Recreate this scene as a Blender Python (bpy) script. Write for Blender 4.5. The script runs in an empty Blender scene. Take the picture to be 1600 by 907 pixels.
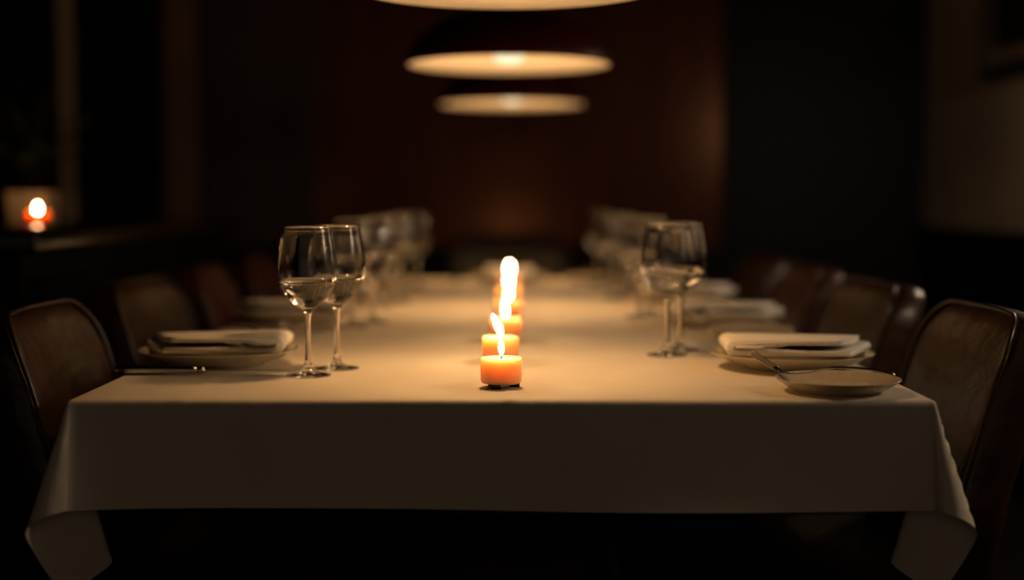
import bpy, bmesh, math, random
from mathutils import Vector, Matrix

random.seed(7)
PI = math.pi
SC = bpy.context.scene
COL = SC.collection
R = math.radians

# ------------------------------------------------------------------ camera
CAM_Z = 1.0034
cam_d = bpy.data.cameras.new('camera')
cam = bpy.data.objects.new('camera', cam_d)
COL.objects.link(cam)
cam.location = (0, 0, CAM_Z)
cam.rotation_euler = (R(90 - 3.68), 0, 0)
cam_d.sensor_width = 36.0
cam_d.lens = 49.5
cam_d.clip_start = 0.05
cam_d.dof.use_dof = True
cam_d.dof.focus_distance = 1.90
cam_d.dof.aperture_fstop = 1.2
SC.camera = cam

# ------------------------------------------------------------------ view, world
SC.view_settings.view_transform = 'Standard'
SC.view_settings.look = 'None'
SC.view_settings.gamma = 1.0
SC.view_settings.exposure = 0.0
SC.view_settings.use_curve_mapping = False
SC.cycles.use_denoising = True
SC.cycles.use_adaptive_sampling = False
SC.cycles.max_bounces = 14
SC.cycles.transmission_bounces = 12
SC.cycles.transparent_max_bounces = 16
SC.cycles.caustics_refractive = True
SC.cycles.caustics_reflective = False
SC.cycles.blur_glossy = 0.6
SC.cycles.sample_clamp_indirect = 20.0

WORLD_STRENGTH = 0.072          # dim spill from the rest of the restaurant behind the camera
world = bpy.data.worlds.new('dim_room')
SC.world = world
world.use_nodes = True
world.node_tree.nodes['Background'].inputs['Color'].default_value = (1.0, 0.72, 0.52, 1)
world.node_tree.nodes['Background'].inputs['Strength'].default_value = WORLD_STRENGTH

# light levels of the lamps, the added sconce included
LAMP_DOWN = 9.6                # pendant bulb, downward
LAMP_UP = 1.9                  # pendant bulb, into its shade
LAMP_COL = (1.0, 0.545, 0.215)
DIFFUSER = 1.5
FLAME = 180.0
SCONCE = 7.5

# ------------------------------------------------------------------ materials
def mat(name, base=(.5, .5, .5), rough=.5, metal=0.0, spec=.5, noise=None, bump=None, **kw):
    m = bpy.data.materials.new(name)
    m.use_nodes = True
    nt = m.node_tree
    p = nt.nodes['Principled BSDF']
    p.inputs['Base Color'].default_value = (*base, 1)
    p.inputs['Roughness'].default_value = rough
    p.inputs['Metallic'].default_value = metal
    p.inputs['Specular IOR Level'].default_value = spec
    for k, v in kw.items():
        p.inputs[k.replace('_', ' ')].default_value = v
    tc = nt.nodes.new('ShaderNodeTexCoord')
    if noise:                                   # (scale xyz, colour a, colour b)
        sc, ca, cb = noise
        mp = nt.nodes.new('ShaderNodeMapping')
        mp.inputs['Scale'].default_value = sc
        nz = nt.nodes.new('ShaderNodeTexNoise')
        nz.inputs['Scale'].default_value = 1.0
        nz.inputs['Detail'].default_value = 5.0
        rp = nt.nodes.new('ShaderNodeValToRGB')
        rp.color_ramp.elements[0].position = .3
        rp.color_ramp.elements[1].position = .7
        rp.color_ramp.elements[0].color = (*ca, 1)
        rp.color_ramp.elements[1].color = (*cb, 1)
        nt.links.new(tc.outputs['Object'], mp.inputs['Vector'])
        nt.links.new(mp.outputs['Vector'], nz.inputs['Vector'])
        nt.links.new(nz.outputs['Fac'], rp.inputs['Fac'])
        nt.links.new(rp.outputs['Color'], p.inputs['Base Color'])
    if bump:                                    # (scale xyz, strength, distance, detail)
        sc, st, di, det = bump
        mp = nt.nodes.new('ShaderNodeMapping')
        mp.inputs['Scale'].default_value = sc
        nz = nt.nodes.new('ShaderNodeTexNoise')
        nz.inputs['Scale'].default_value = 1.0
        nz.inputs['Detail'].default_value = det
        b = nt.nodes.new('ShaderNodeBump')
        b.inputs['Strength'].default_value = st
        b.inputs['Distance'].default_value = di
        nt.links.new(tc.outputs['Object'], mp.inputs['Vector'])
        nt.links.new(mp.outputs['Vector'], nz.inputs['Vector'])
        nt.links.new(nz.outputs['Fac'], b.inputs['Height'])
        nt.links.new(b.outputs['Normal'], p.inputs['Normal'])
    return m

def emis(name, col, strength):
    m = bpy.data.materials.new(name)
    m.use_nodes = True
    nt = m.node_tree
    nt.nodes.clear()
    o = nt.nodes.new('ShaderNodeOutputMaterial')
    e = nt.nodes.new('ShaderNodeEmission')
    e.inputs['Color'].default_value = (*col, 1)
    e.inputs['Strength'].default_value = strength
    nt.links.new(e.outputs[0], o.inputs[0])
    return m

def glass(name, ior, col=(1, 1, 1)):
    return mat(name, col, 0.0, 0, .5, Transmission_Weight=1.0, IOR=ior)

M = {}
M['linen'] = mat('linen', (.80, .715, .59), .92, spec=.15,
                 noise=((9, 9, 9), (.77, .685, .56), (.83, .745, .62)), bump=((700, 700, 700), .25, .0006, 2))
M['napkin'] = mat('napkin_linen', (.94, .88, .77), .95, spec=.1, bump=((500, 500, 500), .3, .0006, 2))
M['porcelain'] = mat('porcelain', (.58, .49, .37), .12, spec=.5)
M['leather'] = mat('brown_leather', (.028, .012, .005), .34, spec=.6,
                   noise=((6, 6, 6), (.015, .0055, .002), (.056, .020, .007)), bump=((22, 22, 22), .5, .010, 5))
M['red_leather'] = mat('red_brown_leather', (.065, .014, .009), .42, spec=.45,
                   noise=((7, 7, 7), (.05, .011, .006), (.08, .018, .011)), bump=((55, 55, 55), .3, .004, 4))
M['piping'] = mat('leather_piping', (.035, .015, .007), .3, spec=.6, bump=((90, 90, 90), .2, .002, 2))
M['chair_wood'] = mat('dark_chair_wood', (.020, .011, .006), .35, spec=.5,
                      noise=((4, 4, 60), (.014, .008, .004), (.028, .015, .008)))
M['table_wood'] = mat('dark_table_wood', (.03, .016, .009), .4,
                      noise=((60, 4, 4), (.02, .011, .006), (.04, .021, .012)))
M['silver'] = mat('polished_steel', (.62, .58, .53), .13, 1.0)
M['glass'] = glass('clear_glass', 1.5)
M['water'] = glass('water', 1.333)
M['wax'] = mat('peach_wax', (.96, .55, .31), .45, spec=.3, Subsurface_Weight=1.0,
               Subsurface_Radius=(.040, .030, .024), Subsurface_Scale=1.0,
               noise=((30, 30, 30), (.96, .53, .29), (.96, .58, .34)))
M['tray'] = mat('dark_candle_foot', (.03, .016, .010), .35, .6)
M['wick'] = mat('charred_wick', (.01, .008, .007), .9)
M['flame'] = emis('candle_flame', (1.0, .62, .29), FLAME)
M['shade'] = mat('dark_red_enamel', (.045, .004, .005), .4, spec=.15, noise=((3, 3, 3), (.041, .004, .004), (.049, .005, .005)))
M['lining'] = mat('cream_enamel', (.86, .80, .70), .55, spec=.25, noise=((5, 5, 5), (.85, .79, .69), (.87, .81, .71)))
M['diffuser'] = emis('frosted_bulb', (1.0, .76, .47), DIFFUSER)
M['cord'] = mat('black_cord', (.01, .009, .009), .7, bump=((900, 900, 900), .3, .0005, 1))
M['brass'] = mat('aged_brass', (.30, .19, .08), .35, 1.0, bump=((40, 40, 40), .1, .001, 2))
M['panel'] = mat('red_brown_panelling', (.085, .026, .017), .20, spec=.45, Specular_Tint=(1.0, .46, .26, 1.0),
                 noise=((14, 14, 1.2), (.062, .018, .012), (.105, .033, .021)))
M['stile'] = mat('dark_brown_stile', (.060, .034, .027), .5, spec=.3,
                 noise=((20, 20, 1.5), (.050, .028, .022), (.070, .040, .032)))
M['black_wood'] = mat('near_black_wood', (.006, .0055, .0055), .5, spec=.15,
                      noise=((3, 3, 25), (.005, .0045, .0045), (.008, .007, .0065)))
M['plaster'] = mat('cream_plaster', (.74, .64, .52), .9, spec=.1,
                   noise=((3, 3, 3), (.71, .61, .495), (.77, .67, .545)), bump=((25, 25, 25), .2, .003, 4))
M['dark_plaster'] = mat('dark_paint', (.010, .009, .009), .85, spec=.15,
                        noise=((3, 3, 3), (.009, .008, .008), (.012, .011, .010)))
M['casing'] = mat('window_casing', (.62, .45, .30), .6, noise=((20, 20, 2), (.56, .40, .27), (.68, .50, .33)))
M['pane'] = mat('night_window_glass', (.004, .005, .006), .08, spec=.5)
M['floor'] = mat('dark_floor_boards', (.012, .008, .006), .45, spec=.35,
                 noise=((9, 1, 9), (.008, .005, .004), (.017, .011, .008)))
M['ceiling'] = mat('dark_ceiling', (.02, .015, .012), .9, noise=((2, 2, 2), (.018, .014, .011), (.022, .017, .013)))
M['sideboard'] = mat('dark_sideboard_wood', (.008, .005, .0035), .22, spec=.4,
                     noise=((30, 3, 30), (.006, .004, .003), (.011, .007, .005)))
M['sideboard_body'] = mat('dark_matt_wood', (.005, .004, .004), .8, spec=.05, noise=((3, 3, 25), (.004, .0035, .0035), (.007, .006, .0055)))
M['pot'] = mat('ceramic_pot', (.42, .27, .16), .6, noise=((30, 30, 30), (.38, .24, .14), (.46, .30, .18)))
M['soil'] = mat('potting_soil', (.02, .014, .010), .95, bump=((150, 150, 150), .8, .004, 3))
M['leaf'] = mat('plant_leaf', (.020, .022, .011), .6, spec=.2, noise=((20, 20, 20), (.014, .016, .008), (.028, .030, .014)))
M['frame'] = mat('black_frame', (.008, .007, .007), .4, noise=((20, 20, 20), (.006, .005, .005), (.010, .009, .009)))
M['mat_board'] = mat('picture_mat', (.42, .32, .22), .9, bump=((300, 300, 300), .1, .0005, 2))
M['picture'] = mat('dark_picture', (.02, .02, .02), .6, noise=((6, 6, 9), (.008, .009, .010), (.035, .030, .026)))
M['amber'] = mat('amber_wax_cup', (.95, .50, .12), .3, Subsurface_Weight=1.0, Subsurface_Radius=(.02, .008, .002), Subsurface_Scale=1.0)

# ------------------------------------------------------------------ object helpers
def tag(o, label=None, cat=None, group=None, kind=None):
    if label: o['label'] = label
    if cat: o['category'] = cat
    if group: o['group'] = group
    if kind: o['kind'] = kind
    return o

def thing(name, label, cat, loc=(0, 0, 0), rotz=0.0, group=None):
    o = bpy.data.objects.new(name, None)
    o.empty_display_size = .05
    COL.objects.link(o)
    o.location = loc
    o.rotation_euler = (0, 0, rotz)
    return tag(o, label, cat, group)

def obj(name, bm, m, parent=None, smooth=True, label=None):
    bmesh.ops.recalc_face_normals(bm, faces=bm.faces[:])
    me = bpy.data.meshes.new(name)
    bm.to_mesh(me)
    bm.free()
    me.materials.append(m)
    if smooth:
        for f in me.polygons: f.use_smooth = True
    o = bpy.data.objects.new(name, me)
    COL.objects.link(o)
    if parent: o.parent = parent
    if label: o['label'] = label
    return o

def struct(name, bm, m, smooth=False, parent=None):
    o = obj(name, bm, m, parent, smooth)
    if parent is None: o['kind'] = 'structure'
    return o

def copy_tree(o, parent=None):
    c = o.copy()
    COL.objects.link(c)
    if parent: c.parent = parent
    for ch in o.children:
        copy_tree(ch, c)
    return c

def put(proto, used, loc, rotz, label, group=None):
    """first use moves the proto, later ones copy it with its parts"""
    o = copy_tree(proto) if used else proto
    o.location = loc
    o.rotation_euler = (0, 0, rotz)
    o['label'] = label
    if group: o['group'] = group
    return o

def box(bm, c, s, bev=0.0, seg=2, rot=None):
    r = bmesh.ops.create_cube(bm, size=1.0)
    vs = r['verts']
    bmesh.ops.scale(bm, vec=Vector(s), verts=vs)
    if bev > 0:
        es = list({e for v in vs for e in v.link_edges})
        out = bmesh.ops.bevel(bm, geom=es, offset=bev, segments=seg, affect='EDGES', profile=.5)
        vs = list({v for f in out['faces'] for v in f.verts} | {v for v in vs if v.is_valid})
    if rot is not None:
        bmesh.ops.rotate(bm, cent=(0, 0, 0), matrix=rot, verts=vs)
    bmesh.ops.translate(bm, vec=Vector(c), verts=vs)

def lathe(bm, prof, seg=48, c=(0, 0, 0)):
    """prof: list of (r, z); r == 0 makes a pole"""
    rings = []
    for r, z in prof:
        if r < 1e-7:
            rings.append([bm.verts.new((c[0], c[1], c[2] + z))])
        else:
            rings.append([bm.verts.new((c[0] + r * math.cos(2 * PI * k / seg), c[1] + r * math.sin(2 * PI * k / seg), c[2] + z)) for k in range(seg)])
    for a, b in zip(rings[:-1], rings[1:]):
        for k in range(seg):
            k2 = (k + 1) % seg
            if len(a) == 1 and len(b) == 1: continue
            if len(a) == 1: bm.faces.new((a[0], b[k], b[k2]))
            elif len(b) == 1: bm.faces.new((a[k], a[k2], b[0]))
            else: bm.faces.new((a[k], a[k2], b[k2], b[k]))

def tube(bm, pts, rad, seg=10, closed=False, flat=(1.0, 1.0)):
    """tube along points; rad a number or a list; flat scales the section (side, up)"""
    pts = [Vector(p) for p in pts]
    n = len(pts)
    if not hasattr(rad, '__len__'): rad = [rad] * n
    rings = []
    up = Vector((0, 0, 1))
    prev = None
    for i, p in enumerate(pts):
        if closed: t = pts[(i + 1) % n] - pts[i - 1]
        elif i == 0: t = pts[1] - pts[0]
        elif i == n - 1: t = pts[-1] - pts[-2]
        else: t = pts[i + 1] - pts[i - 1]
        t.normalize()
        if prev is None:
            ref = up if abs(t.dot(up)) < .95 else Vector((1, 0, 0))
            s = t.cross(ref).normalized()
        else:
            s = (prev - t * prev.dot(t)).normalized()
        prev = s
        u = s.cross(t).normalized()
        rings.append([bm.verts.new(p + s * (rad[i] * flat[0] * math.cos(2 * PI * k / seg)) + u * (rad[i] * flat[1] * math.sin(2 * PI * k / seg))) for k in range(seg)])
    m = n if closed else n - 1
    for i in range(m):
        a, b = rings[i], rings[(i + 1) % n]
        for k in range(seg):
            bm.faces.new((a[k], a[(k + 1) % seg], b[(k + 1) % seg], b[k]))
    if not closed:
        bm.faces.new(rings[0][::-1])
        bm.faces.new(rings[-1])

def smooth_curve(pts, n=8):
    """Catmull-Rom through points"""
    P = [Vector(p) for p in pts]
    P = [P[0] * 2 - P[1]] + P + [P[-1] * 2 - P[-2]]
    out = []
    for i in range(1, len(P) - 2):
        for k in range(n):
            t = k / n
            a, b, c, d = P[i - 1], P[i], P[i + 1], P[i + 2]
            out.append(.5 * ((2 * b) + (c - a) * t + (2 * a - 5 * b + 4 * c - d) * t * t + (3 * b - a - 3 * c + d) * t ** 3))
    out.append(P[-2])
    return out

def NB(): return bmesh.new()

# ------------------------------------------------------------------ the room
XL, XR, YB, Y0, ZC = -1.85, 1.735, 5.95, -1.2, 2.75
bm = NB(); box(bm, ((XL + XR) / 2, (YB + Y0) / 2, -.05), (XR - XL + .4, YB - Y0 + .4, .1)); struct('floor', bm, M['floor'])
bm = NB(); box(bm, ((XL + XR) / 2, (YB + Y0) / 2, ZC + .05), (XR - XL + .4, YB - Y0 + .4, .1)); struct('ceiling', bm, M['ceiling'])
bm = NB(); box(bm, ((XL + XR) / 2, YB + .05, ZC / 2), (XR - XL + .4, .1, ZC)); struct('wall_back', bm, M['panel'])
# left wall with an opening for the dark window
WY0, WY1, WZ0, WZ1 = 3.9, 5.74, .93, 2.35
bm = NB()
box(bm, (XL - .06, (Y0 + WY0) / 2, ZC / 2), (.12, WY0 - Y0, ZC))
box(bm, (XL - .06, (WY1 + YB) / 2, ZC / 2), (.12, YB - WY1, ZC))
box(bm, (XL - .06, (WY0 + WY1) / 2, WZ0 / 2), (.12, WY1 - WY0, WZ0))
box(bm, (XL - .06, (WY0 + WY1) / 2, (WZ1 + ZC) / 2), (.12, WY1 - WY0, ZC - WZ1))
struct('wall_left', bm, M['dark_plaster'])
bm = NB(); box(bm, (XL - .07, (WY0 + WY1) / 2, (WZ0 + WZ1) / 2), (.012, WY1 - WY0, WZ1 - WZ0))
w = struct('window_1', bm, M['pane'])
bm = NB()
for y in (WY0 + .03, (WY0 + WY1) / 2, WY1 - .03): box(bm, (XL - .055, y, (WZ0 + WZ1) / 2), (.04, .06, WZ1 - WZ0), .004)
for z in (WZ0 + .03, (WZ0 + WZ1) / 2, WZ1 - .03): box(bm, (XL - .055, (WY0 + WY1) / 2, z), (.036, WY1 - WY0, .05), .004)
obj('window_frame', bm, M['black_wood'], w, False)
bm = NB(); box(bm, (XL + .012, WY1 + .112, (WZ0 + WZ1) / 2 + .02), (.03, .115, WZ1 - WZ0 + .10), .006)
struct('trim_1', bm, M['casing'])
# right wall: cream plaster above a black dado
DZ = .89
bm = NB(); box(bm, (XR + .06, (YB + Y0) / 2, (DZ + ZC) / 2), (.12, YB - Y0, ZC - DZ)); struct('wall_right', bm, M['plaster'])
bm = NB(); box(bm, (XR + .055, (YB + Y0) / 2, DZ / 2), (.15, YB - Y0, DZ)); struct('trim_2', bm, M['black_wood'])
bm = NB(); box(bm, (XR - .03, (YB + Y0) / 2, DZ - .02), (.03, YB - Y0, .04), .008); struct('trim_3', bm, M['black_wood'])
# stiles and rails of the back panelling
n = 4
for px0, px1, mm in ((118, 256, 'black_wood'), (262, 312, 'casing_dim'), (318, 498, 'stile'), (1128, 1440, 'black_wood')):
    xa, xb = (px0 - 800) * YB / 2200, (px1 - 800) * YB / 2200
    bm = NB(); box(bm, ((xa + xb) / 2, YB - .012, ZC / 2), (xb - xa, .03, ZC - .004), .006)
    m_ = M[mm] if mm in M else None
    if mm == 'casing_dim':
        m_ = mat('brown_stile', (.20, .11, .068), .6, spec=.3, noise=((20, 20, 1.5), (.17, .092, .056), (.23, .13, .080)))
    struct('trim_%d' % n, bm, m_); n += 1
bm = NB(); box(bm, ((XL + XR) / 2, YB - .03, .40), (XR - XL - .02, .06, .80), .008); struct('trim_%d' % n, bm, M['black_wood'])
bm = NB(); box(bm, ((XL + XR) / 2, YB - .07, .08), (XR - XL - .05, .02, .16), .006); struct('baseboard_back', bm, M['black_wood'])
bm = NB(); box(bm, (XL + .012, (Y0 + YB) / 2, .08), (.03, YB - Y0 - .1, .16), .006); struct('baseboard_left', bm, M['black_wood'])

# ------------------------------------------------------------------ table
TZ = .75                      # upper face of the cloth
XC = -.0135                   # middle of the table
HA = .5505                    # half width
TY0, TY1 = 1.764, 4.50
TM = (TY0 + TY1) / 2
t = thing('dining_table', 'long dark wooden dining table hidden under the white tablecloth', 'table', (XC, TM, 0))
bm = NB(); box(bm, (0, 0, TZ - .021), (2 * HA - .008, TY1 - TY0 - .008, .034), .005); obj('tabletop', bm, M['table_wood'], t)
bm = NB()
for s in (-1, 1):
    box(bm, (s * (HA - .13), 0, TZ - .085), (.022, TY1 - TY0 - .36, .09), .003)
    box(bm, (0, s * ((TY1 - TY0) / 2 - .18), TZ - .085), (2 * HA - .26, .022, .09), .003)
obj('apron', bm, M['table_wood'], t)
for sx in (-1, 1):
    for sy in (-1, 1):
        bm = NB()
        lx, ly = sx * (HA - .13), sy * ((TY1 - TY0) / 2 - .70)
        lathe(bm, [(0, 0), (.020, 0), (.022, .01), (.034, .55), (.036, .60), (.030, .615), (.038, .63), (.038, TZ - .04), (0, TZ - .04)], 24, (lx, ly, 0))
        obj('leg', bm, M['table_wood'], t)

# tablecloth: a flat cloth laid over the table, each point carried over edge and corner
OF, OS = .142, .212           # overhang at the ends, at the sides
RO = .007
def over(d):                  # (outward, downward) of a point d beyond the edge
    q = RO * PI / 2
    if d < q:
        a = d / RO
        return RO * math.sin(a), RO * (1 - math.cos(a))
    return RO, RO + d - q
FOLD = [Vector((p.x, p.y)) for p in smooth_curve([(0, .15, 0), (.03, .25, 0), (.11, .31, 0), (.21, .28, 0), (.275, .18, 0), (.20, .09, 0), (.06, .045, 0), (-.10, -.02, 0), (-.22, -.10, 0), (-.10, -.12, 0), (.15, 0, 0)], 6)]
def cloth_point(u, v):
    du, dv = abs(u) - (HA - RO), abs(v) - ((TY1 - TY0) / 2 - RO)
    sx, sy = (1 if u >= 0 else -1), (1 if v >= 0 else -1)
    hu, hv = HA - RO, (TY1 - TY0) / 2 - RO
    wav = .0022 * math.sin(u * 3.1 + 1.0) * math.sin(v * 2.3) * 0
    # ironed fold creases and slow undulation of the linen
    def ridge(x, c, w=.006): return math.exp(-((x - c) / w) ** 2)
    cre = .0014 * (ridge(u, .012) + .8 * ridge(u, -.41 - .0 * v) + .6 * ridge(u, .44) + .7 * ridge(v, .55) + .7 * ridge(v, -.62))
    if du <= 0 and dv <= 0:
        return Vector((u, v, TZ + cre))
    if du <= 0 or dv <= 0:
        front = du <= 0
        d = dv if front else du
        o, dn = over(d)
        s = abs(u) if front else abs(v)
        lim = hu if front else hv
        corner = math.exp(-(lim - s) / .10)
        q = u if front else v
        lean = (.05 if front else .02) + (.10 if front else .13) * corner + .045 * math.sin(q * 5.2 + .7 + sy) * (1 - corner) + .022 * math.sin(q * 13.0 + sy) * (1 - corner)
        dn *= 1 + .022 * (1 - corner) * math.sin(q * 4.6 + .4)
        if not front: dn *= .80 + .20 * corner
        lean += .05 * max(0, (dn - .10) / .05) ** 2 * (1 - corner)
        o += dn * lean + cre * .8 + .0016 * math.exp(-((d - (OF if front else OS) + .020) / .003) ** 2)
        k = 1 / math.sqrt(1 + lean * lean)
        z = TZ - dn * k + cre * max(0, 1 - dn / .02)
        if front: return Vector((u, sy * (hv + o), z))
        return Vector((sx * (hu + o), v, z))
    r = math.hypot(du, dv)
    th = math.atan2(du, dv) / (PI / 2)
    o, dn = over(r)
    # the spare quarter of cloth hangs in one S-fold: out past the corner, then tucked back in
    q_ = th * (len(FOLD) - 1)
    i_ = min(int(q_), len(FOLD) - 2)
    vec = FOLD[i_].lerp(FOLD[i_ + 1], q_ - i_)
    f_ = min(1, max(0, (dn - .045) / .05))          # no tuck above the lower face of the table board
    vec = Vector((vec.x if vec.x > 0 else vec.x * f_, vec.y if vec.y > 0 else vec.y * f_))
    k = 1 / math.sqrt(1 + vec.length_squared)
    h = Vector((math.sin(th * PI / 2), math.cos(th * PI / 2))) * o
    return Vector((sx * (hu + h.x + vec.x * dn), sy * (hv + h.y + vec.y * dn), TZ - dn * k))

def axis(half, over_, n):
    mid = [-half + 2 * half * i / n for i in range(n + 1)]
    out = [half + x for x in (.0022, .0045, .007, .0095, .012, .016, .022)] + [half + .022 + (over_ - .022) * i / 14 for i in range(1, 15)]
    return [-x for x in out[::-1]] + mid + out
us = axis(HA - RO, OS, 120)
vs = axis((TY1 - TY0) / 2 - RO, OF, 150)
bm = NB()
grid = [[bm.verts.new(cloth_point(u, v)) for u in us] for v in vs]
for j in range(len(vs) - 1):
    for i in range(len(us) - 1):
        bm.faces.new((grid[j][i], grid[j][i + 1], grid[j + 1][i + 1], grid[j + 1][i]))
cl = obj('tablecloth', bm, M['linen'])
cl.location = (XC, TM, 0)
tag(cl, 'white linen tablecloth draped over the long dining table', 'tablecloth')

# ------------------------------------------------------------------ pendant lamps
def make_lamp():
    t = thing('pendant_lamp', '', 'lamp', (0, 0, 0))
    RR, H = .232, .125
    def ell(r_, h_, k=14): return [(r_ * math.cos(a), h_ * math.sin(a)) for a in [i * (PI / 2 - .10) / k for i in range(k + 1)]]
    # outer shell and rolled rim
    bm = NB()
    lathe(bm, [(RR - .0015, -.003)] + [(RR, 0)] + ell(RR, H)[1:] + [(.020, H), (0, H)], 72)
    obj('shade', bm, M['shade'], t)
    bm = NB()
    lathe(bm, [(RR - .0016, -.0028)] + ell(RR - .0028, H - .003)[0:] + [(0, H - .0031)], 72)
    obj('shade_lining', bm, M['lining'], t, label='cream inside of the shade')
    bm = NB()
    lathe(bm, [(0, -.0015), (.013, 0), (.025, .004), (.034, .012), (.0385, .024), (.0385, .038), (.033, .055), (.023, .072), (.016, .088), (.014, H - .003)], 40)
    obj('bulb', bm, M['diffuser'], t)
    bm = NB()
    lathe(bm, [(.020, H - .002), (.022, H + .01), (.020, H + .05), (.010, H + .062), (.005, H + .07), (0, H + .07)], 32)
    obj('socket', bm, M['brass'], t)
    top = ZC - (TZ + .563)
    bm = NB(); tube(bm, [(0, 0, H + .068), (0, 0, top * .6), (0, 0, top - .03)], .0035, 10); obj('cord', bm, M['cord'], t)
    bm = NB(); lathe(bm, [(0, top - .036), (.01, top - .035), (.05, top - .02), (.055, top - .002), (0, top - .002)], 32); obj('canopy', bm, M['brass'], t)
    # its own light: one cone down to the table, one up into the shade
    for nm, pw, ang, zz, rot, rad in (('bulb_light_down', LAMP_DOWN, 138, -.008, 0, .042), ('bulb_light_up', LAMP_UP, 172, -.014, PI, .012)):
        ld = bpy.data.lights.new(nm, 'SPOT')
        ld.energy = pw; ld.color = LAMP_COL; ld.spot_size = R(ang); ld.spot_blend = 1.0 if rot == 0 else .1
        ld.shadow_soft_size = rad
        lo = bpy.data.objects.new(nm, ld); COL.objects.link(lo); lo.parent = t
        lo.location = (0, 0, zz); lo.rotation_euler = (rot, 0, 0)
    return t
lamp = make_lamp()
LZ = TZ + .563
for i, (px, D, dz, lab) in enumerate(((790, 2.07, 0, 'nearest and largest dark red dome pendant lamp, cut off by the photo top'),
                                      (795.5, 3.25, .0, 'middle dark red dome pendant lamp with its round bulb showing in the cream inside'),
                                      (800, 4.52, -.005, 'farthest and smallest dark red dome pendant lamp, hanging below the others in view'))):
    put(lamp, i > 0, ((px - 800) * D / 2200, D, LZ + dz), 0, lab, 'dome pendant lamps above the table')

# ------------------------------------------------------------------ candles
def flame_bm(h, r, lean=(0, 0)):
    bm = NB()
    prof = [(0, 0), (.45, .06), (.8, .18), (1, .34), (.93, .5), (.72, .66), (.45, .82), (.2, .94), (0, 1)]
    rings = []
    lathe(bm, [(a * r, b * h) for a, b in prof], 20)
    for v in bm.verts:
        q = (v.co.z / h)
        v.co.x += lean[0] * q ** 1.4
        v.co.y += lean[1] * q ** 1.4
    return bm
def make_candle(label, fh, fr, lean):
    t = thing('candle', label, 'candle', (0, 0, TZ))
    rc, H = .0278, .041
    bm = NB()
    lathe(bm, [(0, .006), (.0245, .006), (.0268, .0075), (rc, .0105), (rc + .0002, .022), (rc, H - .0025), (rc - .0008, H - .0006), (rc - .0025, H),
               (rc - .005, H - .0016), (rc - .010, H - .0034), (.010, H - .0042), (.003, H - .0038), (0, H - .0036)], 64)
    obj('wax_body', bm, M['wax'], t)
    bm = NB()
    for k in range(3):
        a = R(90 + 38 + k * 120)
        box(bm, (.0185 * math.cos(a), .0185 * math.sin(a), .0032), (.013, .012, .0064), .001, 2, Matrix.Rotation(0, 3, 'Z'))
    lathe(bm, [(0, .0058), (.0225, .0058), (.0235, .0066), (0, .0066)], 40)
    obj('footed_base', bm, M['tray'], t, label='dark feet under the wax')
    bm = NB(); tube(bm, [(0, 0, H - .005), (.0003, 0, H), (.0007, 0, H + .005)], [.0009, .0008, .0006], 8); obj('wick', bm, M['wick'], t)
    o = obj('flame', flame_bm(fh, fr, lean), M['flame'], t, label='bright white flame')
    o.location = (.0004, 0, H + .0022)
    return t
cand = [(783, 1.89, .026, .0042, (-.001, 0), 'nearest lit peach pillar candle at the front edge of the table'),
        (782, 2.18, .032, .0052, (-.013, 0), 'lit peach candle just behind the nearest one, its flame leaning left'),
        (790, 2.52, .030, .0050, (.002, 0), 'third lit peach candle from the front, in the middle of the table'),
        (794, 2.96, .030, .0050, (.003, 0), 'fourth lit peach candle from the front, blurred behind the third'),
        (795, 3.42, .030, .0050, (-.002, 0), 'fifth lit peach candle, next to last in the row'),
        (796, 4.02, .030, .0050, (.001, 0), 'farthest lit peach candle, its blurred flame topmost of the row')]
for i, (px, D, fh, fr, ln, lab) in enumerate(cand):
    c = make_candle(lab, fh, fr, ln)
    c.location = ((px - 800) * D / 2200, D, TZ)
    c.rotation_euler = (0, 0, R((0, 75, 160, 20, 110, 60)[i]) if i else 0)
    if i == 1: c.rotation_euler = (0, 0, 0)
    c['group'] = 'candles along the middle of the table'

# ------------------------------------------------------------------ wine glasses
def make_glass():
    t = thing('wine_glass', '', 'glass', (0, 0, 0))
    foot = [(0, 0), (.030, 0), (.0322, .0006), (.0328, .0013), (.0322, .002), (.026, .0028), (.016, .0048), (.0095, .0085), (.0062, .014), (.0048, .022)]
    stem = [(.0048, .022), (.0040, .034), (.0036, .052), (.0038, .070), (.0044, .082), (.0056, .090)]
    ob = [(.0056, .090), (.0080, .0945), (.0125, .0985), (.0200, .1045), (.0285, .1135), (.0350, .1235), (.0390, .1340), (.0408, .1450), (.0410, .1550),
          (.0400, .1680), (.0380, .1820), (.0356, .1970), (.0334, .2110), (.0329, .2140)]
    ob = ob[:3] + [(r_ * 1.05, z_) for r_, z_ in ob[3:]]
    th = .0010
    ib = [(.0324, .2147), (.0319, .2140)] + [(r - th, z + (.0012 if z < .115 else 0)) for r, z in ob[-2:3:-1]] + [(.0120, .1022), (.0060, .1004), (0, .1000)]
    bm = NB(); lathe(bm, foot, 48); obj('foot', bm, M['glass'], t)
    bm = NB(); lathe(bm, stem, 48); obj('stem', bm, M['glass'], t)
    bm = NB(); lathe(bm, ob + ib, 48); obj('bowl', bm, M['glass'], t)
    lv = .1395
    wp = [(0, .0999), (.0060, .1003), (.0121, .1021)] + [(r - th + .00012, z + (.0012 if z < .115 else 0)) for r, z in ob[4:] if z < lv - .004]
    rl = .0399 * 1.05 - th
    wp += [(rl + .0001, lv), (rl - .0012, lv - .0006), (0, lv - .0007)]
    bm = NB(); lathe(bm, wp, 48); obj('water', bm, M['water'], t, label='clear water')
    return t
def P(px, D): return ((px - 800) * D / 2200)
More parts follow.
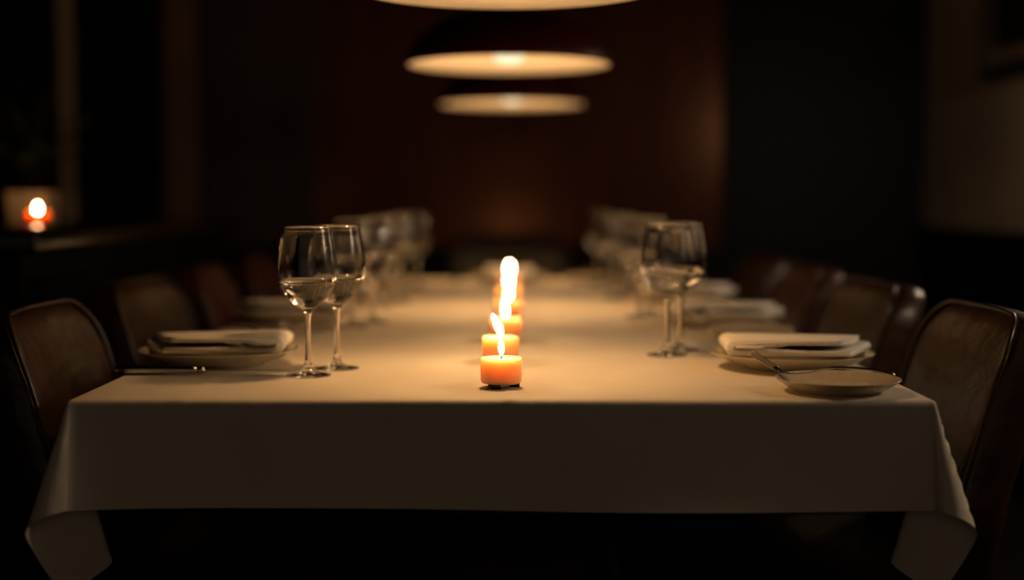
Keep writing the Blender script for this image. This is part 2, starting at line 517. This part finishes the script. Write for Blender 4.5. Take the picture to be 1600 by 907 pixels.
G = [(P(480, 2.012), 2.012, 'wine glass of water nearest the camera on the left side'),
     (P(525, 2.095), 2.095, 'wine glass of water second from the camera on the left, just behind the nearest'),
     (-.318, 2.79, 'left wine glass at the second left place setting'),
     (-.285, 2.88, 'right wine glass at the second left place setting'),
     (-.312, 3.36, 'left wine glass at the third left place setting'),
     (-.277, 3.45, 'right wine glass at the third left place setting'),
     (-.308, 3.95, 'left wine glass at the farthest left place setting'),
     (-.272, 4.04, 'right wine glass at the farthest left place setting'),
     (P(1043, 2.275), 2.275, 'wine glass of water nearest the camera on the right side'),
     (P(1064, 2.362), 2.362, 'right wine glass of the nearest overlapping pair on the right'),
     (.272, 3.01, 'wine glass at the second right place setting, behind the nearest pair'),
     (.305, 3.10, 'outer wine glass at the second right place setting'),
     (.262, 3.62, 'inner wine glass at the third right place setting'),
     (.296, 3.71, 'outer wine glass at the third right place setting'),
     (.258, 4.20, 'inner wine glass at the farthest right place setting'),
     (.292, 4.29, 'outer wine glass at the farthest right place setting')]
gl = make_glass()
for i, (x, y, lab) in enumerate(G):
    put(gl, i > 0, (x, y, TZ + .0006), .3 * i, lab, 'water filled wine glasses along both sides of the table')

# ------------------------------------------------------------------ plates, napkins, cutlery
def plate_bm(r, h, foot):
    bm = NB()
    lathe(bm, [(0, .003), (foot - .004, .003), (foot - .003, 0), (foot, 0), (foot + .003, .003), (foot + (r - foot) * .45, h * .36), (foot + (r - foot) * .8, h * .72), (r - .002, h - .0025), (r, h - .0008),
               (r - .001, h), (r - .004, h - .0008), (foot + (r - foot) * .78, h * .72 + .003), (foot + (r - foot) * .4, h * .36 + .002), (foot, .0075), (foot * .6, .0066), (0, .0064)], 72)
    return bm
def make_plate():
    o = obj('dinner_plate', plate_bm(.1225, .024, .070), M['porcelain'])
    return tag(o, '', 'plate')
def make_side_plate():
    o = obj('bread_plate', plate_bm(.0825, .0185, .054), M['porcelain'])
    return tag(o, '', 'plate')
def make_napkin():
    """napkin folded in half, its fold at +x; section in xz, extruded along y"""
    bm = NB()
    L0, L1 = -.102, .100
    top_, bot_, th = .0285, .0030, .0090
    outer, inner = [], []
    for k in range(14): outer.append((L0 + .012 + (L1 - .012 - L0 - .010) * k / 13, top_))
    cx, cz, ro = L1 - .0128, (top_ + bot_) / 2, (top_ - bot_) / 2
    for k in range(1, 10):
        a = PI / 2 - PI * k / 10
        outer.append((cx + ro * math.cos(a), cz + ro * math.sin(a)))
    for k in range(14): outer.append((cx - (cx - L0 + .004) * k / 13, bot_))
    ri = ro - th + .0012
    inn = [(L0 - .002, bot_ + th - .0015)]
    for k in range(1, 13): inn.append((L0 + (cx - L0) * k / 12, bot_ + th - .0015))
    for k in range(1, 6):
        a = -PI / 2 + PI * k / 6
        inn.append((cx + ri * math.cos(a) * .8, cz + ri * .6 * math.sin(a)))
    for k in range(13): inn.append((cx - (cx - L0 - .012) * k / 12, top_ - th + .0015))
    sec = outer + inn
    ny = 14
    W = .072
    rows = []
    for j in range(ny + 1):
        s = -1 + 2 * j / ny
        y = W * s
        rnd = .0022 * (1 - math.sqrt(max(0, 1 - abs(s) ** 10)))
        row = []
        for (x, z) in sec:
            fx = (x - L0) / (L1 - L0)
            wob = .0018 * math.sin(14 * x + 3 * s) + .0016 * math.sin(3.2 * s + 1.0)
            zz = z + wob * (z - bot_) / (top_ - bot_) + .004 * (s > .5) * (s - .5) * (1 - fx) * (z > .012)
            zz += .003 * (1 - fx) * max(0, s) * (z > .012)
            zz -= (zz - cz) * (.12 if abs(s) > .999 else 0)
            if zz > cz: zz -= .0065 * max(0, 1 - fx) ** 1.3
            sk = .030 * s * (1 - fx) * .9          # the open end is cut on a slant
            row.append(bm.verts.new((x + sk, y * (.985 + .03 * math.sin(9 * x)), zz + rnd)))
        rows.append(row)
    n = len(sec)
    for j in range(ny):
        for k in range(n):
            k2 = (k + 1) % n
            bm.faces.new((rows[j][k], rows[j][k2], rows[j + 1][k2], rows[j + 1][k]))
    bm.faces.new(rows[0][::-1]); bm.faces.new(rows[-1])
    bmesh.ops.triangulate(bm, faces=[f for f in bm.faces if len(f.verts) > 4])
    o = obj('napkin', bm, M['napkin'])
    return tag(o, '', 'napkin')
def make_fork():
    """lies along x: tines at -x curving up, handle end at +x"""
    t = thing('fork', '', 'fork', (0, 0, 0))
    bm = NB()
    sp = smooth_curve([(-.070, 0, .0205), (-.060, 0, .0200), (-.040, 0, .0225), (-.005, 0, .0310), (.040, 0, .0315), (.075, 0, .0260)], 6)
    n = len(sp)
    rad = []
    for i in range(n):
        q = i / (n - 1)
        rad.append(.0026 if q < .12 else .0026 + (.0052 - .0026) * min(1, (q - .12) / .75))
    rad[-1] = .0040
    tube(bm, sp, rad, 12, flat=(1.0, .36)); obj('handle', bm, M['silver'], t)
    bm = NB()
    tube(bm, smooth_curve([(-.068, 0, .0203), (-.074, 0, .0215), (-.080, 0, .0243), (-.086, 0, .0275)], 5), [.0028] * 3 + [.0045] * 3 + [.0080] * 3 + [.0115] * 4 + [.0122] * 3, 14, flat=(1.0, .12))
    for k in range(4):
        yy = -.0114 + .0076 * k
        tube(bm, smooth_curve([(-.084, yy, .0266), (-.096, yy, .0330), (-.108, yy, .0400), (-.117, yy * .97, .0470)], 4), [.0010] * 9 + [.0010, .0009, .0008, .0005], 8)
    obj('tines', bm, M['silver'], t)
    return t
def make_knife():
    """lies along x: handle at -x, blade at +x"""
    t = thing('table_knife', '', 'knife', (0, 0, 0))
    bm = NB()
    pts = [(-.124 + .120 * k / 10, 0, .0068) for k in range(11)]
    tube(bm, pts, [.0054, .0066, .0068, .0068, .0067, .0066, .0064, .0062, .0060, .0058, .0056], 16, flat=(1.15, 1.0)); obj('handle', bm, M['silver'], t)
    bm = NB(); lathe(bm, [(0, -.0062), (.0040, -.0052), (.0062, -.002), (.0064, .001), (.0048, .0046), (0, .0062)], 20)
    for v in bm.verts: v.co = Vector((v.co.z + .001, v.co.x, v.co.y + .0068))
    obj('bolster', bm, M['silver'], t)
    bm = NB()
    top, bot = [], []
    prof = [(0, -.004, .004), (.015, -.0075, .0055), (.05, -.0095, .0065), (.09, -.0098, .007), (.110, -.0085, .007), (.120, -.003, .0068), (.1235, .004, .0052)]
    rows = []
    for x, ya, yb in prof:
        rows.append([bm.verts.new((x + .004, ya, .0070)), bm.verts.new((x + .004, yb, .0072)), bm.verts.new((x + .004, yb, .0056))])
    for a, b in zip(rows[:-1], rows[1:]):
        for k in range(3):
            bm.faces.new((a[k], a[(k + 1) % 3], b[(k + 1) % 3], b[k]))
    bm.faces.new(rows[0]); bm.faces.new(rows[-1][::-1])
    obj('blade', bm, M['silver'], t, False)
    return t

plate, side, nap, fork, knife = make_plate(), make_side_plate(), make_napkin(), make_fork(), make_knife()
ORD = ['nearest', 'second', 'third', 'farthest']
LEFT = [(-.450, 2.157), (-.452, 2.885), (-.452, 3.50), (-.452, 4.10)]
RIGHT = [(.4215, 2.112), (.425, 2.815), (.425, 3.46), (.425, 4.06)]
used = False
FORK_ROT = R(-27)
for side_name, lst in (('left', LEFT), ('right', RIGHT)):
    s = -1 if side_name == 'left' else 1
    for i, (x, y) in enumerate(lst):
        o_ = ORD[i]
        put(plate, used, (x, y, TZ + .0012), 0, 'white dinner plate at the %s place setting on the %s side' % (o_, side_name), 'dinner plates')
        nap_ = nap if not used else copy_tree(nap)
        nap_.scale = (-1, 1, 1) if s < 0 else (1, 1, 1)
        put(nap_, False, (x + (.006 if s < 0 else -.004), y - .002, TZ + .0200), PI + R(3 if s < 0 else -4) + R(3 * math.sin(i * 2.4)),
            'folded white napkin on the dinner plate at the %s setting on the %s' % (o_, side_name), 'folded napkins on dinner plates')
        if s > 0: bx, by = (.4306, 1.85) if i == 0 else (x + .012, y - .245)
        else: bx, by = x - .005, y + .262
        put(side, used, (bx, by, TZ), 0, 'small white bread plate at the %s setting on the %s side' % (o_, side_name), 'bread plates')
        put(fork, used, (bx, by, TZ), FORK_ROT if s > 0 else PI + FORK_ROT,
            'fork lying across the bread plate of the %s %s setting, tines up' % (o_, side_name), 'forks on bread plates')
        kx, ky = (-.450, 2.022) if (s < 0 and i == 0) else ((x + .012, y - .140) if s < 0 else (x - .012, y + .150))
        put(knife, used, (kx, ky, TZ + .0006), (R(-1.0) if s < 0 else PI + R(1.5)),
            'silver table knife beside the %s dinner plate on the %s side' % (o_, side_name), 'table knives')
        used = True
hx = -.008
put(plate, True, (hx, 4.31, TZ + .0012), 0, 'white dinner plate at the far head of the table behind the last candle', 'dinner plates')
put(nap, True, (hx, 4.31, TZ + .0200), R(90), 'folded white napkin on the plate at the far head of the table', 'folded napkins on dinner plates')
put(side, True, (.245, 4.36, TZ), 0, 'small white bread plate at the far head of the table', 'bread plates')
put(fork, True, (.245, 4.36, TZ), R(80), 'fork on the bread plate at the far head of the table, tines up', 'forks on bread plates')
put(knife, True, (-.17, 4.30, TZ + .0006), R(-90), 'silver table knife at the far head of the table', 'table knives')

# ------------------------------------------------------------------ chairs
def make_chair(label, lm):
    """faces +x, origin on the floor below the back of the seat"""
    t = thing('dining_chair', label, 'chair')
    def outline(w, h, r, n=9):
        """half-open rounded outline in (y, z): bottom left, up, round, across, round, down"""
        pts = [(-w, 0), (-w * 1.0, h * .35), (-w, h - r * 1.1)]
        for k in range(1, n + 1): a = PI - (PI / 2) * k / n; pts.append((-w + r + r * math.cos(a), h - r + r * math.sin(a)))
        for k in range(1, 6): pts.append((-w + r + (2 * w - 2 * r) * k / 6, h))
        for k in range(n + 1): a = PI / 2 - (PI / 2) * k / n; pts.append((w - r + r * math.cos(a), h - r + r * math.sin(a)))
        pts += [(w, h * .35), (w, 0)]
        return pts
    W, H, RC = .212, .385, .075
    def front_x(y, z):        # lean and curve of the back
        return -.27 * z - .020 + .030 * (y / W) ** 2 + .012 * math.sin(PI * z / H)
    out = outline(W, H, RC)
    cy, cz = 0, H * .5
    bm = NB()
    rings = []
    for sc_, xf in ((.02, .014), (.30, .013), (.55, .0115), (.75, .009), (.88, .005), (.96, .0005), (.995, -.007), (1.0, -.014),
                    (1.0, -.026), (.985, -.040), (.95, -.050), (.85, -.060), (.6, -.066), (.3, -.068), (.02, -.069)):
        ring = []
        for y, z in out:
            yy, zz = cy + (y - cy) * sc_, cz + (z - cz) * sc_
            ring.append(bm.verts.new((front_x(yy, zz) + xf + (.02 * (yy / W) ** 2 * -1 if xf < -.03 else 0), yy, .455 + zz)))
        rings.append(ring)
    n = len(out)
    for a, b in zip(rings[:-1], rings[1:]):
        for k in range(n):
            bm.faces.new((a[k], a[(k + 1) % n], b[(k + 1) % n], b[k]))
    bm.faces.new(rings[0]); bm.faces.new(rings[-1][::-1])
    b = obj('backrest', bm, lm, t)
    bm = NB()
    tube(bm, [(front_x(y, z) - .0005, y * 1.004, .456 + z * 1.003) for y, z in out], .0034, 8)
    obj('piping', bm, M['piping'], b, label='raised leather piping')
    bm = NB()
    box(bm, (.205, 0, .445), (.44, .44, .075), .028, 4)
    for v in bm.verts:
        if v.co.z > .45: v.co.z += .014 * (1 - ((v.co.x - .205) / .22) ** 2) * (1 - (v.co.y / .22) ** 2)
    obj('seat', bm, lm, t)
    bm = NB(); box(bm, (.205, 0, .392), (.40, .40, .045), .006); obj('seat_frame', bm, M['chair_wood'], t)
    for sx, sy in ((0, -1), (0, 1), (1, -1), (1, 1)):
        bm = NB()
        if sx: pts = [(.385, sy * .178, .40), (.388, sy * .18, .2), (.392, sy * .182, 0)]
        else: pts = [(.015, sy * .175, .42), (-.005, sy * .178, .2), (-.055, sy * .180, 0)]
        tube(bm, pts, [.021, .018, .013], 12); obj('leg', bm, M['chair_wood'], t)
    bm = NB()
    for sy in (-1, 1): tube(bm, [(.387, sy * .18, .17), (-.012, sy * .178, .17)], .009, 10)
    tube(bm, [(.19, -.178, .17), (.19, .178, .17)], .009, 10)
    obj('stretcher', bm, M['chair_wood'], t)
    return t
ch = make_chair('', M['leather'])
chr_ = make_chair('', M['red_leather'])
CH = [(-1, -.588, 2.12, 'b', 'brown leather dining chair nearest the camera on the left side', 2),
      (-1, -.622, 2.80, 'b', 'brown leather dining chair second from the camera on the left side', -3),
      (-1, -.622, 3.42, 'r', 'red brown leather chair third from the camera on the left', 2),
      (-1, -.628, 4.09, 'r', 'red brown leather chair farthest along the left side', 0),
      (1, .606, 2.105, 'b', 'brown leather dining chair nearest the camera on the right side', -1),
      (1, .612, 2.77, 'b', 'brown leather dining chair second from the camera on the right side', 3),
      (1, .622, 3.42, 'r', 'red brown leather chair third from the camera on the right', 0),
      (1, .628, 4.09, 'b', 'brown leather chair farthest along the right side', 0)]
seen = {'b': False, 'r': False}
for s, x, y, k, lab, yaw in CH:
    put(ch if k == 'b' else chr_, seen[k], (x + XC, y, 0), (0 if s < 0 else PI) + R(yaw), lab, 'leather dining chairs around the table')
    seen[k] = True
hc = make_chair('black leather dining chair drawn back from the far head of the table', mat('black_leather', (.007, .006, .005), .5, spec=.3, bump=((55, 55, 55), .3, .004, 4)))
hc.location = (-.01, 4.98, 0); hc.rotation_euler = (0, 0, R(-90)); tag(hc, None, None, 'leather dining chairs around the table')

# ------------------------------------------------------------------ sideboard on the left with candle and plant
SBZ = .9395
SX0, SX1, SY0, SY1 = -1.79, -.885, 2.62, 4.60
t = thing('sideboard', 'long dark wooden sideboard along the left wall', 'sideboard', ((SX0 + SX1) / 2, (SY0 + SY1) / 2, 0))
wx, wy = SX1 - SX0, SY1 - SY0
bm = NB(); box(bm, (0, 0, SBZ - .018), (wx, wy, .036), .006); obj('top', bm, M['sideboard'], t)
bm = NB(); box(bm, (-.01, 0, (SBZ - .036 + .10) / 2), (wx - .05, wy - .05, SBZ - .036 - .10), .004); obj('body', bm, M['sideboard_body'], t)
for k in range(3):
    bm = NB(); yy = -wy / 2 + .06 + (wy - .12) * (k + .5) / 3
    box(bm, (wx / 2 - .028, yy, .50), (.022, (wy - .12) / 3 - .012, .70), .005)
    d = obj('door', bm, M['sideboard_body'], t)
    bm = NB(); lathe(bm, [(0, .018), (.012, .017), (.014, .010), (.006, .005), (.006, 0), (0, 0)], 16)
    for v in bm.verts: v.co = Vector((v.co.z + wx / 2 - .018, v.co.x + yy + .2, v.co.y + .55))
    obj('knob', bm, M['brass'], d)
for sx in (-1, 1):
    for sy in (-1, 1):
        bm = NB(); lathe(bm, [(0, 0), (.018, 0), (.028, .10), (0, .10)], 16, (sx * (wx / 2 - .08), sy * (wy / 2 - .08), 0)); obj('foot', bm, M['sideboard'], t)
def PS(px, D): return (px - 800) * D / 2200
t = thing('votive_candle', 'small lit amber votive candle on the sideboard at the left', 'candle', (PS(60, 3.60), 3.60, SBZ))
bm = NB(); lathe(bm, [(0, 0), (.024, 0), (.0275, .004), (.0285, .030), (.028, .033), (.026, .031), (.024, .026), (0, .025)], 32); obj('wax_cup', bm, M['amber'], t)
bm = NB(); tube(bm, [(0, 0, .024), (0, 0, .032)], .0009, 8); obj('wick', bm, M['wick'], t)
o = obj('flame', flame_bm(.026, .0050), M['flame'], t); o.location = (0, 0, .027)
t = thing('potted_plant', 'square ceramic pot with a leafy plant behind the votive candle', 'plant', (PS(53, 3.80), 3.80, SBZ))
bm = NB()
for z0, z1, a, b in ((0, .088, .050, .056),):
    r = bmesh.ops.create_cube(bm, size=1.0)
    for v in r['verts']:
        s_ = a if v.co.z < 0 else b
        v.co = Vector((v.co.x * 2 * s_, v.co.y * 2 * s_, .088 if v.co.z > 0 else 0))
    tf = [f for f in bm.faces if f.calc_center_median().z > .08]
    q = bmesh.ops.inset_region(bm, faces=tf, thickness=.006)
    bmesh.ops.translate(bm, vec=(0, 0, -.012), verts=list({v for f in tf for v in f.verts}))
    bmesh.ops.bevel(bm, geom=[e for e in bm.edges], offset=.0025, segments=2, affect='EDGES')
obj('pot', bm, M['pot'], t, False)
bm = NB(); box(bm, (0, 0, .071), (.098, .098, .012), .003); obj('soil', bm, M['soil'], t)
bm = NB()
rnd = random.Random(3)
for k in range(22):
    a = rnd.uniform(0, 2 * PI); L = rnd.uniform(.10, .26); sp_ = rnd.uniform(.02, .13)
    ca, sa = math.cos(a), math.sin(a)
    pts = smooth_curve([(ca * .01, sa * .01, .072), (ca * sp_ * .35, sa * sp_ * .35, .07 + L * .5), (ca * sp_, sa * sp_, .07 + L), (ca * sp_ * 1.6, sa * sp_ * 1.6, .07 + L * 1.06)], 4)
    tube(bm, pts, [.0014] * 5 + [.002, .006, .010, .012, .012, .009, .005, .001], 8, flat=(1.0, .12))
    for q_ in (5, 7, 9):
        p0 = pts[q_]; b_ = a + rnd.uniform(-1.6, 1.6); l2 = rnd.uniform(.03, .07)
        p1 = p0 + Vector((math.cos(b_) * l2 * .6, math.sin(b_) * l2 * .6, l2 * .5)); p2 = p0 + Vector((math.cos(b_) * l2, math.sin(b_) * l2, l2 * .6))
        tube(bm, [p0, (p0 + p1) / 2, p1, p2], [.001, .008, .010, .0006], 8, flat=(1.0, .12))
obj('foliage', bm, M['leaf'], t)

# ------------------------------------------------------------------ picture on the right wall
PY0, PY1, PZ0, PZ1 = 4.20, 5.17, 1.425, 2.05
t = thing('picture_frame', 'black framed dark picture with a cream mat on the right wall', 'picture', (XR, (PY0 + PY1) / 2, PZ0))
w_, h_ = PY1 - PY0, PZ1 - PZ0
bm = NB()
for z in (.024, h_ - .024): box(bm, (-.016, 0, z), (.032, w_, .048), .006)
for y in (-w_ / 2 + .024, w_ / 2 - .024): box(bm, (-.016, y, h_ / 2), (.0318, .048, h_ - .02), .006)
obj('frame', bm, M['frame'], t, False)
bm = NB(); box(bm, (-.008, 0, h_ / 2), (.006, w_ - .08, h_ - .08)); obj('mat_board', bm, M['mat_board'], t, False)
bm = NB(); box(bm, (-.012, 0, h_ / 2), (.003, w_ - .22, h_ - .22)); obj('print', bm, M['picture'], t, False)

# ------------------------------------------------------------------ wall sconces on the right wall (out of view; the farther one is added for its light)
t = thing('wall_sconce', 'dim brass wall sconce nearest the camera on the right wall', 'lamp', (XR, 1.86, 1.55), 0, 'brass wall sconces')
bm = NB(); box(bm, (-.008, 0, 0), (.016, .09, .16), .004); obj('backplate', bm, M['brass'], t)
bm = NB(); tube(bm, smooth_curve([(-.015, 0, -.03), (-.06, 0, -.05), (-.10, 0, -.02), (-.10, 0, .0)], 6), .006, 10); obj('arm', bm, M['brass'], t)
bm = NB(); lathe(bm, [(.045, .02), (.075, -.09), (.0735, -.09), (.0435, .02)], 36, (-.10, 0, .04)); obj('shade', bm, M['lining'], t)
bm = NB(); lathe(bm, [(0, -.04), (.016, -.034), (.022, -.02), (.016, -.002), (.008, .01), (0, .012)], 24, (-.10, 0, .03)); obj('bulb', bm, M['diffuser'], t)
ld = bpy.data.lights.new('bulb_light', 'POINT'); ld.energy = SCONCE; ld.color = (1.0, .80, .60); ld.shadow_soft_size = .02
lo = bpy.data.objects.new('bulb_light', ld); COL.objects.link(lo); lo.parent = t; lo.location = (-.10, 0, -.06)
put(t, True, (XR, 3.55, 1.55), 0, 'added brass wall sconce out of view, lighting the far right wall', 'brass wall sconces')  # unseen copy, added to brighten the plaster around the picture
